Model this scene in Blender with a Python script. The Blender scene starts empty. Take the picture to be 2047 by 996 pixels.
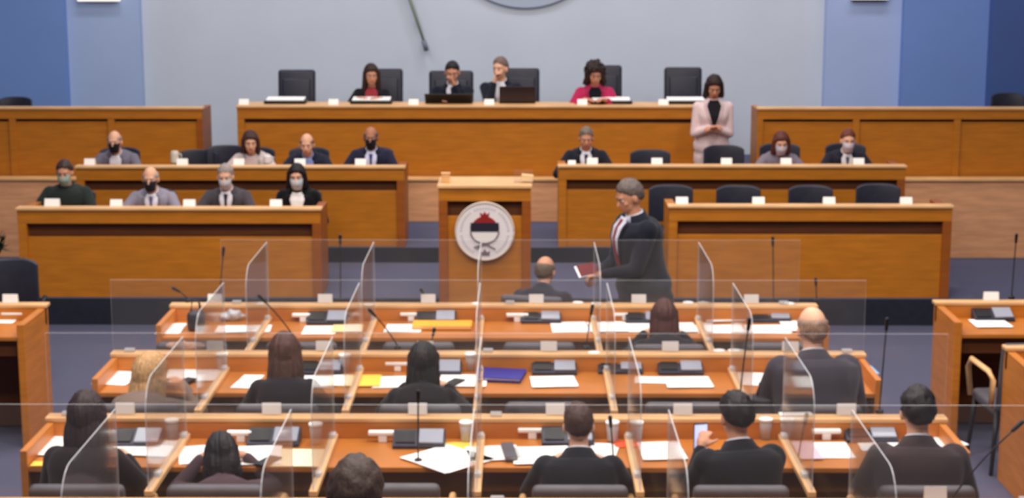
import bpy, bmesh, math, random
from math import sin, cos, pi, radians as R, sqrt
from mathutils import Vector, Matrix, noise
random.seed(7)
C = bpy.context.scene.collection
scn = bpy.context.scene

# ------------------------------------------------------------------ camera
F, CX, CY, YH, XV, HC = 3400.0, 1023.5, 498.0, -130.0, 1040.0, 3.34
PITCH = math.atan2(CY - YH, F); YAW = math.atan2(XV - CX, F / cos(PITCH))
cam = bpy.data.cameras.new('camera'); co = bpy.data.objects.new('camera', cam); C.objects.link(co)
cam.sensor_width = 36.0; cam.lens = F / 2047 * 36.0; cam.clip_end = 200
co.location = (0, 0, HC); co.rotation_euler = (pi / 2 - PITCH, 0, YAW)
cam.dof.use_dof = True; cam.dof.focus_distance = 1.0; cam.dof.aperture_fstop = cam.lens / 1000 / 0.0018
scn.camera = co
# ------------------------------------------------------------------ light
scn.view_settings.view_transform = 'Standard'; scn.view_settings.look = 'None'
scn.view_settings.gamma = 1; scn.view_settings.use_curve_mapping = False
scn.view_settings.exposure = 0.0
scn.cycles.transparent_max_bounces = 40
w = bpy.data.worlds.new('world'); scn.world = w; w.use_nodes = True
w.node_tree.nodes['Background'].inputs[0].default_value = (0.75, 0.8, 1, 1)
w.node_tree.nodes['Background'].inputs[1].default_value = 0.12
def area(loc, sx, sy, power, col=(1, .95, .88), rot=(0, 0, 0)):
    l = bpy.data.lights.new('ceiling_lamp', 'AREA'); l.shape = 'RECTANGLE'; l.size = sx; l.size_y = sy
    l.energy = power; l.color = col
    o = bpy.data.objects.new('ceiling_lamp', l); C.objects.link(o); o.location = loc; o.rotation_euler = rot
for x in (-3.2, 0, 3.2):
    for y, p in ((5.2, 150), (8.6, 150), (12.2, 110)):
        area((x, y, 6.3), 1.3, 1.3, p)
    area((x, 15.6, 6.3), 1.6, .8, 62, (1, .93, .84))
for x in (-4, 0, 4):
    area((x, 18.0, 6.3), 2.4, .5, 62, (.95, .95, 1), (R(25), 0, 0))

# ------------------------------------------------------------------ geometry helpers
def ray(px, py):
    d = Vector(((px - CX) / F, 1.0, -(py - CY) / F))
    c, s = cos(PITCH), sin(PITCH); d = Vector((d.x, d.y * c + d.z * s, -d.y * s + d.z * c))
    c, s = cos(YAW), sin(YAW); return Vector((d.x * c - d.y * s, d.x * s + d.y * c, d.z))
def az(px, py, z):
    d = ray(px, py); return d * ((z - HC) / d.z) + Vector((0, 0, HC))
def ay(px, py, Y):
    d = ray(px, py); return d * (Y / d.y) + Vector((0, 0, HC))

MATS = {}
def s2l(c):
    return tuple((v / 255 / 12.92 if v / 255 <= .04045 else ((v / 255 + .055) / 1.055) ** 2.4) for v in c)
def mat(name, col, rough=.6, noise_amt=.0, scale=8, bump=0, spec=.3, kind='noise', sheen=0, stretch=(1, 1, 1)):
    """procedural principled material, colour given as sRGB 0..255"""
    key = (name, tuple(col), rough)
    if key in MATS: return MATS[key]
    m = bpy.data.materials.new(name); m.use_nodes = True; nt = m.node_tree; b = nt.nodes['Principled BSDF']
    c = s2l(col); b.inputs['Roughness'].default_value = rough; b.inputs['Specular IOR Level'].default_value = spec
    if sheen: b.inputs['Sheen Weight'].default_value = sheen
    tc = nt.nodes.new('ShaderNodeTexCoord'); mp = nt.nodes.new('ShaderNodeMapping'); mp.inputs['Scale'].default_value = stretch
    nt.links.new(tc.outputs['Object'], mp.inputs[0])
    n = nt.nodes.new('ShaderNodeTexNoise'); n.inputs['Scale'].default_value = scale; n.inputs['Detail'].default_value = 4
    nt.links.new(mp.outputs[0], n.inputs['Vector'])
    r = nt.nodes.new('ShaderNodeValToRGB'); a = noise_amt
    r.color_ramp.elements[0].position = .3; r.color_ramp.elements[1].position = .7
    r.color_ramp.elements[0].color = tuple(v * (1 - a) for v in c) + (1,)
    r.color_ramp.elements[1].color = tuple(min(1, v * (1 + a)) for v in c) + (1,)
    nt.links.new(n.outputs['Fac'], r.inputs[0]); nt.links.new(r.outputs[0], b.inputs['Base Color'])
    if bump:
        bp = nt.nodes.new('ShaderNodeBump'); bp.inputs['Strength'].default_value = bump; bp.inputs['Distance'].default_value = .01
        nt.links.new(n.outputs['Fac'], bp.inputs['Height']); nt.links.new(bp.outputs[0], b.inputs['Normal'])
    MATS[key] = m; return m
def wood(name, col, rough=.42):
    return mat(name, col, rough, .13, 3.0, .04, .35, stretch=(1.2, 1.2, 9))
def emis(name, col, s):
    m = bpy.data.materials.new(name); m.use_nodes = True; b = m.node_tree.nodes['Principled BSDF']
    b.inputs['Base Color'].default_value = s2l(col) + (1,); b.inputs['Emission Color'].default_value = s2l(col) + (1,)
    b.inputs['Emission Strength'].default_value = s; return m
def acrylic(name, tint, dif, gl):
    m = bpy.data.materials.new(name); m.use_nodes = True; nt = m.node_tree; nt.nodes.remove(nt.nodes['Principled BSDF'])
    out = nt.nodes['Material Output']; t = nt.nodes.new('ShaderNodeBsdfTransparent'); t.inputs[0].default_value = tint
    g = nt.nodes.new('ShaderNodeBsdfGlossy'); g.inputs['Roughness'].default_value = .08
    d = nt.nodes.new('ShaderNodeBsdfDiffuse'); d.inputs[0].default_value = (.8, .8, .82, 1)
    fr = nt.nodes.new('ShaderNodeFresnel'); fr.inputs[0].default_value = 1.35
    mu = nt.nodes.new('ShaderNodeMath'); mu.operation = 'MULTIPLY'; mu.inputs[1].default_value = gl; nt.links.new(fr.outputs[0], mu.inputs[0])
    a = nt.nodes.new('ShaderNodeMixShader'); nt.links.new(mu.outputs[0], a.inputs[0]); nt.links.new(t.outputs[0], a.inputs[1]); nt.links.new(g.outputs[0], a.inputs[2])
    b = nt.nodes.new('ShaderNodeMixShader'); b.inputs[0].default_value = dif; nt.links.new(a.outputs[0], b.inputs[1]); nt.links.new(d.outputs[0], b.inputs[2])
    nt.links.new(b.outputs[0], out.inputs[0]); return m

M_WOOD = wood('oak_veneer', (184, 111, 27)); M_WOODL = wood('light_oak_edge', (222, 172, 118)); M_TOP = wood('oak_worktop', (186, 112, 44), .35)
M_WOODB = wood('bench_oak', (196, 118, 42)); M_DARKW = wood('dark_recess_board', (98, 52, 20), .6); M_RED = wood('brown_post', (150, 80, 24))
M_PEACH = wood('peach_panel', (222, 160, 116)); M_CARPET = mat('grey_carpet', (86, 87, 108), .95, .12, 60, .3, .05)
M_RISER = mat('black_riser', (30, 34, 46), .7, .15, 20); M_WHITE = mat('white_card', (250, 246, 242), .6, .01)
M_PAPER = mat('white_paper', (250, 248, 246), .8, .01); M_YEL = mat('yellow_paper', (250, 205, 80), .8, .02)
M_ORANGE = mat('orange_folder', (250, 170, 50), .7, .02); M_BLUE = mat('blue_folder', (34, 38, 140), .45, .05)
M_BLACK = mat('black_plastic', (22, 22, 26), .4, .05); M_METAL = mat('grey_metal', (90, 90, 96), .35, .05, spec=.6)
M_LEATH = mat('black_leather', (44, 44, 56), .42, .12, 14, .15); M_GREYL = mat('grey_leather', (84, 80, 86), .5, .1, 14, .15)
M_SCREEN = mat('grey_screen', (150, 152, 165), .25, .05); M_DEV = mat('dark_console', (44, 44, 58), .4, .05)
M_ACR = acrylic('clear_acrylic', (.975, .975, .98, 1), .02, .5); M_EDGE = acrylic('acrylic_edge', (.95, .95, .95, 1), .4, .3)
M_GLASS = acrylic('tumbler_glass', (.99, .99, .99, 1), .3, .2)

def mk(name, bm, m, parent=None, smooth=False, bevel=0):
    me = bpy.data.meshes.new(name)
    bmesh.ops.recalc_face_normals(bm, faces=bm.faces[:])
    if smooth:
        for f in bm.faces: f.smooth = True
    bm.to_mesh(me); bm.free()
    for q in (m if isinstance(m, (list, tuple)) else [m]): me.materials.append(q)
    o = bpy.data.objects.new(name, me); C.objects.link(o)
    if parent: o.parent = parent
    if bevel:
        b = o.modifiers.new('bevel', 'BEVEL'); b.width = bevel; b.segments = 2; b.limit_method = 'ANGLE'
    return o
def tag(o, label=None, cat=None, group=None, kind=None):
    if label: o['label'] = label
    if cat: o['category'] = cat
    if group: o['group'] = group
    if kind: o['kind'] = kind
    return o
def empty(name, loc=(0, 0, 0), rz=0, label=None, cat=None, group=None):
    o = bpy.data.objects.new(name, None); C.objects.link(o); o.location = loc; o.rotation_euler = (0, 0, rz); o.empty_display_size = .1
    return tag(o, label, cat, group)
def kids(o): return [c for c in C.objects if c.parent == o]
def dup(root, loc, rz=0, label=None, group=None, sc=None):
    r = root.copy(); C.objects.link(r); r.location = loc; r.rotation_euler = (0, 0, rz)
    if label: r['label'] = label
    if group: r['group'] = group
    if sc: r.scale = (sc,) * 3 if not isinstance(sc, tuple) else sc
    for c in root.children:
        d = c.copy(); C.objects.link(d); d.parent = r
        for g in c.children:
            e = g.copy(); C.objects.link(e); e.parent = d
    return r
def box(bm, x0, x1, y0, y1, z0, z1, M=None, mi=0):
    vs = [bm.verts.new(Vector((x, y, z))) for x in (x0, x1) for y in (y0, y1) for z in (z0, z1)]
    if M is not None:
        for v in vs: v.co = M @ v.co
    for q in ((0, 1, 3, 2), (4, 6, 7, 5), (0, 4, 5, 1), (2, 3, 7, 6), (0, 2, 6, 4), (1, 5, 7, 3)):
        f = bm.faces.new([vs[i] for i in q]); f.material_index = mi
    return vs
def BOX(name, m, parent, *a, bevel=0, M=None):
    bm = bmesh.new(); box(bm, *a, M=M); return mk(name, bm, m, parent, bevel=bevel)
def ellip(bm, c, r, M=None, seg=20, rings=12):
    mm = Matrix.Translation(Vector(c)) @ Matrix.Diagonal(Vector((r[0], r[1], r[2], 1)))
    if M is not None: mm = M @ mm
    return bmesh.ops.create_uvsphere(bm, u_segments=seg, v_segments=rings, radius=1, matrix=mm)['verts']
def rings(bm, rs, cap=True):
    vv = [[bm.verts.new(p) for p in r] for r in rs]; n = len(vv[0])
    for a, b in zip(vv, vv[1:]):
        for i in range(n): bm.faces.new((a[i], a[(i + 1) % n], b[(i + 1) % n], b[i]))
    if cap: bm.faces.new(vv[0][::-1]); bm.faces.new(vv[-1])
    return vv
def tube(bm, pts, rad, n=10):
    pts = [Vector(p) for p in pts]; rad = rad if isinstance(rad, (list, tuple)) else [rad] * len(pts)
    rs = []
    for i, p in enumerate(pts):
        d = (pts[min(i + 1, len(pts) - 1)] - pts[max(i - 1, 0)]).normalized()
        u = d.cross(Vector((0, 0, 1)) if abs(d.z) < .9 else Vector((1, 0, 0))).normalized(); v = d.cross(u)
        rs.append([p + (u * cos(2 * pi * k / n) + v * sin(2 * pi * k / n)) * rad[i] for k in range(n)])
    rings(bm, rs)
def limb(bm, a, b, ra, rb, n=14):
    """closed capsule that tapers from a to b"""
    a, b = Vector(a), Vector(b); d = (b - a).normalized()
    pts, rad = [], []
    for k in range(1, 5): t = pi / 2 * k / 4; pts.append(a - d * ra * cos(t)); rad.append(max(ra * sin(t), .001))
    for k in range(4, 0, -1): t = pi / 2 * k / 4; pts.append(b + d * rb * cos(t)); rad.append(max(rb * sin(t), .001))
    u = d.cross(Vector((0, 0, 1)) if abs(d.z) < .9 else Vector((1, 0, 0))).normalized(); v = d.cross(u)
    rings(bm, [[p + (u * cos(2 * pi * k / n) + v * sin(2 * pi * k / n)) * r for k in range(n)] for p, r in zip(pts, rad)])
def remesh(o, vox, sm=2):
    m = o.modifiers.new('remesh', 'REMESH'); m.mode = 'VOXEL'; m.voxel_size = vox; m.use_smooth_shade = True
    if sm:
        s = o.modifiers.new('smooth', 'SMOOTH'); s.factor = .5; s.iterations = sm
    return o
def bake(o):
    """turn the modifiers into plain mesh data"""
    dg = bpy.context.evaluated_depsgraph_get(); me = bpy.data.meshes.new_from_object(o.evaluated_get(dg))
    o.modifiers.clear(); o.data = me; return o

# ------------------------------------------------------------------ room shell
def S(name, m, *a, bevel=0): return tag(BOX(name, m, None, *a, bevel=bevel), kind='structure')
YW = 19.8; Z1, Z2, Z3 = .236, .383, .80; YS, YR, YWALL = 14.43, 16.08, 17.6
S('floor', M_CARPET, -8, 8, -2, 20.6, -.2, 0)
S('ceiling', mat('white_ceiling', (225, 225, 228), .9), -8, 8, -2, 20.6, 6.8, 7.0)
M_SIDE = mat('side_wall_blue', (120, 135, 165), .8)
S('wall_left', M_SIDE, -8.2, -8, -2, 20.6, 0, 6.8); S('wall_right', M_SIDE, 8, 8.2, -2, 20.6, 0, 6.8)
S('wall_rear', mat('rear_wall_grey', (170, 172, 180), .8), -8, 8, -2.2, -2, 0, 6.8)
XA = [ay(x, 100, YW).x for x in (-420, 134, 279, 1652, 1802, 1970, 2500)]
def bluewall(n, c, x0, x1, y): return S(n, mat('wall_paint_' + n, c, .75, .03, 1.5), x0, x1, y, 20.6, 0, 6.8)
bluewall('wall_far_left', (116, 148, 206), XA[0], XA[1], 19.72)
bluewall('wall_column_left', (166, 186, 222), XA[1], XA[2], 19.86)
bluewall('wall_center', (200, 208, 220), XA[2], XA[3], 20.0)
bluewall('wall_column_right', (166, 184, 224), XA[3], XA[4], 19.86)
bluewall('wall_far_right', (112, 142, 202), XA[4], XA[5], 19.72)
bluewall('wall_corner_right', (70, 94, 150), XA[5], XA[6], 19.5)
# raised stage levels: two carpeted terraces with black risers, then the podium platform
XL, XR = -4.75, az(1934, 584, Z1).x
S('stage_lower', M_CARPET, XL, XR, YS + .02, YR + .05, 0, Z1); S('trim_1', M_RISER, XL, XR, YS, YS + .03, 0, Z1 - .004)
S('stage_middle', M_CARPET, XL, 3.8, YR + .02, YWALL, 0, Z2); S('trim_2', M_RISER, XL, 3.8, YR, YR + .03, Z1, Z2 - .004)
S('wall_platform', M_PEACH, -8, 8, YWALL, YWALL + .05, 0, .815); S('trim_3', M_WOODL, -8, 8, YWALL - .03, YWALL + .16, .815, .84, bevel=.005)
S('stage_upper', M_CARPET, -8, 8, YWALL + .05, 19.9, 0, Z3)

# wall lights at the top of the two pale columns
for n, x0, x1 in (('left', 155, 241), ('right', 1700, 1776)):
    a, b = ay(x0, 3, 19.8), ay(x1, 3, 19.8)
    t = empty('wall_light', ((a.x + b.x) / 2, 19.84, a.z), 0, 'white rectangular wall light high on the pale blue column at ' + n, 'wall light')
    BOX('housing', M_METAL, t, -.2, .2, -.03, .02, .0, .6, bevel=.01)
    BOX('diffuser', emis('lamp_glow', (255, 250, 245), .6), t, -(b.x - a.x) / 2, (b.x - a.x) / 2, -.07, -.03, 0 if n == 'left' else .02, .58, bevel=.01)
# slanted rod on the wall with its wall bracket, and pale round relief
a, b = ay(853, 100, 19.9), ay(800, -60, 19.9)
t = empty('wall_rod', a, 0, 'thin dark green rod slanting across the pale wall above the podium', 'rod')
bm = bmesh.new(); tube(bm, [Vector((0, 0, 0)), (b - a) * .5, b - a], [.014, .021, .026]); mk('rod', bm, mat('olive_paint', (126, 138, 120), .5), t, True)
bm = bmesh.new(); tube(bm, [Vector((0, 0, -.01)), (b - a) * .12], [.028, .03]); mk('tip', bm, mat('grey_tip', (112, 118, 132), .5), t, True)
for k in (.35, .8): bm = bmesh.new(); q = (b - a) * k; tube(bm, [q, q + Vector((0, .1, 0))], .012); mk('bracket', bm, M_METAL, t, True)
a = ay(1050, -160, 19.9)
bm = bmesh.new(); tube(bm, [(0, .09, 0), (0, .05, 0), (0, .03, 0)], [1.02, 1.0, .9], 64)
t = mk('wall_relief', bm, mat('relief_blue', (190, 201, 220), .8), None, False); t.location = a
tag(t, 'large pale blue round relief cut by the top edge of the picture', 'wall relief')

# ------------------------------------------------------------------ stage desks
def stage_desk(name, label, x0, x1, y, z0, zt, lip=.115, gap=.12, depth=.55, posts=(), pw=.075, cat='desk', flat=False):
    t = empty(name, ((x0 + x1) / 2, y, z0), 0, label, cat); W = (x1 - x0) / 2; h = zt - z0
    BOX('ledge', M_WOODL, t, -W - .01, W + .01, -.02, depth if flat else .11, h - .025, h, bevel=.006)
    if not flat:
        BOX('worktop', M_TOP, t, -W + pw, W - pw, .19, depth, h - .16, h - .13, bevel=.004)
    BOX('fascia', M_WOOD, t, -W, W, 0, .03, h - .025 - lip, h - .026, bevel=.003)
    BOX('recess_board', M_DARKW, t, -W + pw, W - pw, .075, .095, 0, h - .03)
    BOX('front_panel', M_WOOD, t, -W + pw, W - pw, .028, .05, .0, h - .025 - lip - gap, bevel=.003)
    for s in (-1, 1):
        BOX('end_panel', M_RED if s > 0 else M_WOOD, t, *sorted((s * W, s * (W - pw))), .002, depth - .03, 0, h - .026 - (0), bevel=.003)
    for p in posts:
        q = p - (x0 + x1) / 2
        BOX('post', M_WOOD, t, q - .035, q + .035, .003, .16, 0, h - .026 - lip, bevel=.003)
    return t
P = lambda px, py, Y: ay(px, py, Y)
stage_desk('stage_desk', 'long oak desk at left on the lower stage with four masked people', P(32, 418, YS).x, P(640, 418, YS).x, YS + .02, Z1, 1.03)
stage_desk('stage_desk', 'long oak desk at right on the lower stage with empty black chairs', P(1338, 410, YS).x, P(1906, 410, YS).x, YS + .02, Z1, 1.055)
stage_desk('stage_desk', 'oak desk at left on the middle stage behind the four masked people', P(150, 332, YR).x, P(808, 332, YR).x, YR + .02, Z2, 1.17, gap=.1)
stage_desk('stage_desk', 'oak desk at right on the middle stage before the standing woman', P(1117, 332, YR).x, P(1812, 332, YR).x, YR + .02, Z2, 1.18, gap=.1)
XP0, XP1 = P(468, 212, YWALL).x, P(1412, 212, YWALL).x
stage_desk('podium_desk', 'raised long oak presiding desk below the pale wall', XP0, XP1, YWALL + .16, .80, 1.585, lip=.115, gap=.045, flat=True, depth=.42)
for x0, x1, lb, ps in ((-40, 397, 'left', (12, 212)), (1520, 2120, 'right', (1720, 1925))):
    a, b = P(x0, 215, YWALL).x, P(x1, 215, YWALL).x
    if lb == 'left': a = -6.6
    else: b = 6.6
    stage_desk('side_desk', 'raised oak panelled desk at the far ' + lb + ' beside the presiding desk', a, b, YWALL + .18, .80, 1.565, lip=.1, gap=.03, posts=[P(p, 215, YWALL).x for p in ps], pw=.06)

# lectern with round seal
XC = P(970, 360, YS).x; LW = .39
t = empty('lectern', (XC, YS - .25, 0), 0, 'oak speaking lectern with round white seal in the centre of the stage', 'lectern')
hz = 1.27
BOX('worktop', M_WOODL, t, -LW - .01, LW + .01, -.02, .5, hz - .03, hz, bevel=.006)
BOX('fascia', M_WOOD, t, -LW, LW, 0, .03, hz - .14, hz - .03, bevel=.003)
BOX('front_panel', M_WOOD, t, -LW + .075, LW - .075, .028, .05, .05, hz - .27, bevel=.003)
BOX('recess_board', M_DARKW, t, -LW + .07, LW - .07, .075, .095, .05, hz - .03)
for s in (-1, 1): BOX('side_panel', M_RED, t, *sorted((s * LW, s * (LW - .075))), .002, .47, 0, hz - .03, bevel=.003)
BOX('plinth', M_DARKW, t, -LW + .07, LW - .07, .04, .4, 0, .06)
t2 = empty('round_seal', (XC, YS - .275, P(970, 464, YS - .3).z), 0, 'round white seal with red, black and white crest on the lectern', 'seal')
def disc(name, m, par, r, y0, y1, cx=0, cz=0, n=48):
    bm = bmesh.new(); tube(bm, [(cx, y0, cz), (cx, y1, cz)], r, n); return mk(name, bm, m, par, bevel=.002)
def poly(name, m, par, pts, y0, y1):
    bm = bmesh.new(); rings(bm, [[Vector((x, y, z)) for x, z in pts] for y in (y0, y1)]); return mk(name, bm, m, par)
RS = .253
disc('plate', mat('seal_white', (232, 222, 220), .5, .02), t2, RS, 0, .022)
bm = bmesh.new()
for rr in (.245,):
    n = 64; rs = []
    for k in range(n + 1):
        a = 2 * pi * k / n; rs.append(Vector((rr * cos(a), -.003, rr * sin(a))))
    tube(bm, rs, .005, 6)
mk('rim', bm, mat('seal_rim', (214, 190, 160), .5), t2, True)
bm = bmesh.new()
for k in range(44):
    a = R(-60 + 300 * k / 43)
    if k % 9 == 8: continue
    x, z = .2 * cos(a), .2 * sin(a); Mx = Matrix.Translation((x, -.002, z)) @ Matrix.Rotation(-a, 4, 'Y')
    box(bm, -.009, .009, -.001, .002, -.0055, .0055, M=Mx)
mk('lettering_ring', bm, mat('faint_grey_print', (196, 186, 190), .6), t2)
arc = lambda r, a0, a1, n, cx=0, cz=0, sz=1: [(cx + r * cos(R(a0 + (a1 - a0) * i / n)), cz + sz * r * sin(R(a0 + (a1 - a0) * i / n))) for i in range(n + 1)]
M_SR, M_SD = mat('seal_red', (150, 34, 34), .5), mat('seal_dark', (40, 34, 48), .5)
poly('crest_red', M_SR, t2, arc(.115, 30, 150, 12, 0, .015), -.006, .001)
poly('crest_black', M_SD, t2, [(-.118, .075), (.118, .075), (.122, .03), (.118, 0), (-.118, 0), (-.122, .03)], -.008, .001)
poly('crest_white', mat('seal_cream', (236, 228, 222), .5), t2, arc(.112, 180, 360, 16, 0, 0, .85), -.004, .001)
bm = bmesh.new(); tube(bm, [(x, -.006, z) for x, z in arc(.118, 178, 362, 20, 0, 0, .85)], .006, 6); mk('crest_outline', bm, mat('seal_brown', (120, 100, 104), .5), t2)
poly('crown', M_SR, t2, [(-.03, .11), (.03, .11), (.04, .165), (.018, .145), (0, .172), (-.018, .145), (-.04, .165)], -.007, .001)
bm = bmesh.new(); tube(bm, [(-.09, -.005, -.135), (-.04, -.005, -.118), (0, -.005, -.105), (.05, -.005, -.13), (.09, -.005, -.15)], .006, 6)
tube(bm, [(-.07, -.005, -.15), (-.02, -.005, -.12), (.04, -.005, -.112)], .005, 6); mk('ribbon', bm, mat('seal_brown', (120, 100, 104), .5), t2)
poly('emblem_base', mat('seal_brown', (120, 100, 104), .5), t2, [(-.04, -.205), (.04, -.205), (.045, -.165), (.02, -.178), (0, -.15), (-.02, -.178), (-.045, -.165)], -.006, .001)
# things on the lectern
q = P(891, 356, YS - .1)
t = empty('wooden_block', (q.x, YS - .1, hz), 0, 'small pale wooden block on the left of the lectern top', 'block')
BOX('block', M_WOODL, t, -.035, .035, -.03, .03, 0, .075, bevel=.006); BOX('cap', M_WOODL, t, -.04, .04, -.035, .035, .0755, .083, bevel=.003)
q = P(1046, 356, YS - .1)
t = empty('paper_holder', (q.x, YS - .1, hz), 0, 'clear holder with beige papers on the right of the lectern top', 'paper holder')
BOX('tray', M_ACR, t, -.08, .08, -.05, .05, 0, .015); BOX('papers', mat('beige_paper', (228, 196, 150), .8, .05), t, -.02, .08, -.03, .03, .016, .07, M=Matrix.Rotation(.1, 4, 'Y')); BOX('back_plate', M_ACR, t, -.08, .08, .045, .055, .015, .1)

# ------------------------------------------------------------------ hall benches
ZL, ZT = .86, .75
def rounded(bm, pts, y0, y1): rings(bm, [[Vector((x, y, z)) for x, z in pts] for y in (y0, y1)])
def bench(label, Y, x0, x1, divs, endt=.035, side=False, dep=.56):
    t = empty('bench_desk', ((x0 + x1) / 2, Y, 0), 0, label, 'bench desk'); c = (x0 + x1) / 2; W = (x1 - x0) / 2
    BOX('front_panel', M_WOODB, t, -W, W, -.03, 0, 0, ZL - .025)
    BOX('ledge', M_WOODL, t, -W - .012, W + .012, -.075, .02, ZL - .024, ZL, bevel=.005)
    BOX('back_board', M_WOODB, t, -W, W, -.07, -.031, ZT - .03, ZL - .026)
    BOX('tabletop', M_TOP, t, -W + endt, W - endt, -dep, -.072, ZT - .028, ZT, bevel=.004)
    BOX('modesty_panel', M_DARKW, t, -W + endt, W - endt, -.12, -.1, .02, ZT - .03)
    BOX('table_apron', M_DARKW, t, -W + endt, W - endt, -dep + .05, -dep + .07, ZT - .14, ZT - .03)
    for s in (-1, 1): BOX('end_panel', M_WOODB, t, *sorted((s * W, s * (W - endt))), -dep - .01, -.031, 0, ZL - .026, bevel=.004)
    for d in divs:
        r = BOX('arm_rail', M_WOODL, t, d - c - .02, d - c + .02, -1.02, -.078, ZT + .001, ZT + .03, bevel=.004)
        BOX('rail_leg', M_DARKW, r, d - c - .016, d - c + .016, -1.01, -.96, 0, ZT)
    return t
rows = {}
def defrow(k, lab, y_px, xl, xr, divpx, tab_py):
    Y = az(1000, y_px, ZL).y; x0, x1 = az(xl, y_px, ZL).x, az(xr, y_px - 4, ZL).x
    divs = [az(x, tab_py, ZT).x for x in divpx]; rows[k] = (Y, x0, x1, divs); bench(lab, Y, x0, x1, divs)
defrow(1, 'farthest oak bench desk, just in front of the stage', 606, 345, 1625, (535, 748, 962, 1187, 1395), 647)
defrow(2, 'middle oak bench desk between the two others', 702, 228, 1720, (450, 720, 960, 1212, 1462), 748)
defrow(3, 'nearest oak bench desk across the lower part of the picture', 829, 100, 1880, (372, 668, 962, 1255, 1563), 880)
rows[4] = (7.27, -2.55, 2.35, [-1.77, -1.0, -.2, .65, 1.45])
bench('oak bench desk at the bottom edge, mostly cut off by the picture', 7.27, -2.55, 2.35, rows[4][3])
a = az(95, 605, ZL); bench('oak side desk at the left edge with its tall side panel', a.y, -4.5, a.x, [], .05)
a = az(1868, 600, ZL); bench('oak side desk at the right edge, the farther one', a.y, a.x, 4.6, [], .05)
a2 = az(2008, 690, ZL); bench('oak side desk at the right edge, the nearer one', a2.y, a2.x, 4.6, [], .05)

# ------------------------------------------------------------------ acrylic screens
BN = {1: 'farthest bench', 2: 'middle bench', 3: 'nearest bench', 4: 'bench at the bottom edge'}
ORD = ['first', 'second', 'third', 'fourth', 'fifth', 'sixth', 'seventh']
def panel(bm, pts, th, axis):
    """outline pts (u,z) thickened by th along axis: faces material 0, rim material 1"""
    V_ = (lambda u, z, w: Vector((u, w, z))) if axis == 'y' else (lambda u, z, w: Vector((w, u, z)))
    vv = [[bm.verts.new(V_(u, z, w)) for u, z in pts] for w in (-th / 2, th / 2)]; n = len(pts)
    bm.faces.new(vv[0]).material_index = 0; bm.faces.new(vv[1][::-1]).material_index = 0
    for i in range(n): bm.faces.new((vv[0][i], vv[0][(i + 1) % n], vv[1][(i + 1) % n], vv[1][i])).material_index = 1
def feet(t, spots, ax):
    for u in spots:
        a = (u - .03, u + .03, -.02, .02) if ax == 'y' else (-.015, .015, u - .03, u + .03)
        BOX('foot', M_EDGE, t, *a, 0, .022, bevel=.003)
zt_ = 1.305
for k, (Y, x0, x1, divs) in rows.items():
    if k == 1: x0, x1 = ay(442, 488, Y).x, ay(1598, 488, Y).x
    w_ = x1 - x0; cx = (x0 + x1) / 2
    t = empty('acrylic_screen', (cx, Y - .03, ZL), 0, 'long clear acrylic screen standing on the ledge of the ' + BN[k], 'screen')
    bm = bmesh.new(); panel(bm, [(-w_ / 2, .0), (w_ / 2, 0), (w_ / 2, zt_ - ZL), (-w_ / 2, zt_ - ZL)], .006, 'y'); mk('sheet', bm, [M_ACR, M_EDGE], t)
    feet(t, [-w_ / 2 + .1, 0, w_ / 2 - .1], 'y')
    for i, d in enumerate(divs):
        t = empty('acrylic_divider', (d, Y - .09, ZT + .031), 0, 'clear acrylic divider fin, %s from the left on the %s' % (ORD[i], BN[k]), 'divider')
        hh = zt_ - ZT - .035; L = -.92
        pts = [(0, 0), (0, hh)] + [(L + .16 + .16 * cos(R(a)), hh - .16 + .16 * sin(R(a))) for a in range(90, 181, 15)] + [(L, 0)]
        bm = bmesh.new(); panel(bm, pts, .006, 'x'); mk('sheet', bm, [M_ACR, M_EDGE], t); feet(t, [-.06, -.7], 'x')

# ------------------------------------------------------------------ chairs
def padded(name, m, par, x0, x1, y0, y1, z0, z1, bev, M=None):
    o = BOX(name, m, par, x0, x1, y0, y1, z0, z1, M=M); b = o.modifiers.new('bevel', 'BEVEL'); b.width = bev; b.segments = 4
    for p in o.data.polygons: p.use_smooth = True
    return o
def swivel_base(t):
    bm = bmesh.new(); tube(bm, [(0, 0, .1), (0, 0, .4)], .028); mk('gas_column', bm, M_METAL, t, True)
    for k in range(5):
        a = 2 * pi * k / 5 + .3; bm = bmesh.new(); tube(bm, [(0, 0, .1), (.27 * cos(a), .27 * sin(a), .07)], [.022, .014]); f = mk('base_arm', bm, M_BLACK, t, True)
        bm = bmesh.new(); ellip(bm, (.27 * cos(a), .27 * sin(a), .03), (.028, .028, .03), seg=12, rings=8); mk('castor', bm, M_BLACK, f, True)
def exec_chair(label):
    # chair faces +Y, its back at -Y
    t = empty('executive_chair', (0, 0, 0), 0, label, 'chair'); swivel_base(t)
    padded('seat', M_LEATH, t, -.24, .24, -.22, .26, .4, .49, .03)
    Mx = Matrix.Translation((0, -.24, .46)) @ Matrix.Rotation(R(8), 4, 'X')
    bk = padded('backrest', M_LEATH, t, -.225, .225, -.05, .05, .0, .62, .035, Mx)
    padded('back_cushion', M_LEATH, bk, -.17, .17, .03, .07, .1, .52, .02, Mx)
    for s in (-1, 1):
        a = bmesh.new(); tube(a, [(s * .27, -.2, .44), (s * .28, -.18, .66), (s * .28, .14, .66), (s * .25, .18, .44)], .017); mk('armrest', a, M_BLACK, t, True)
    return t
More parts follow.
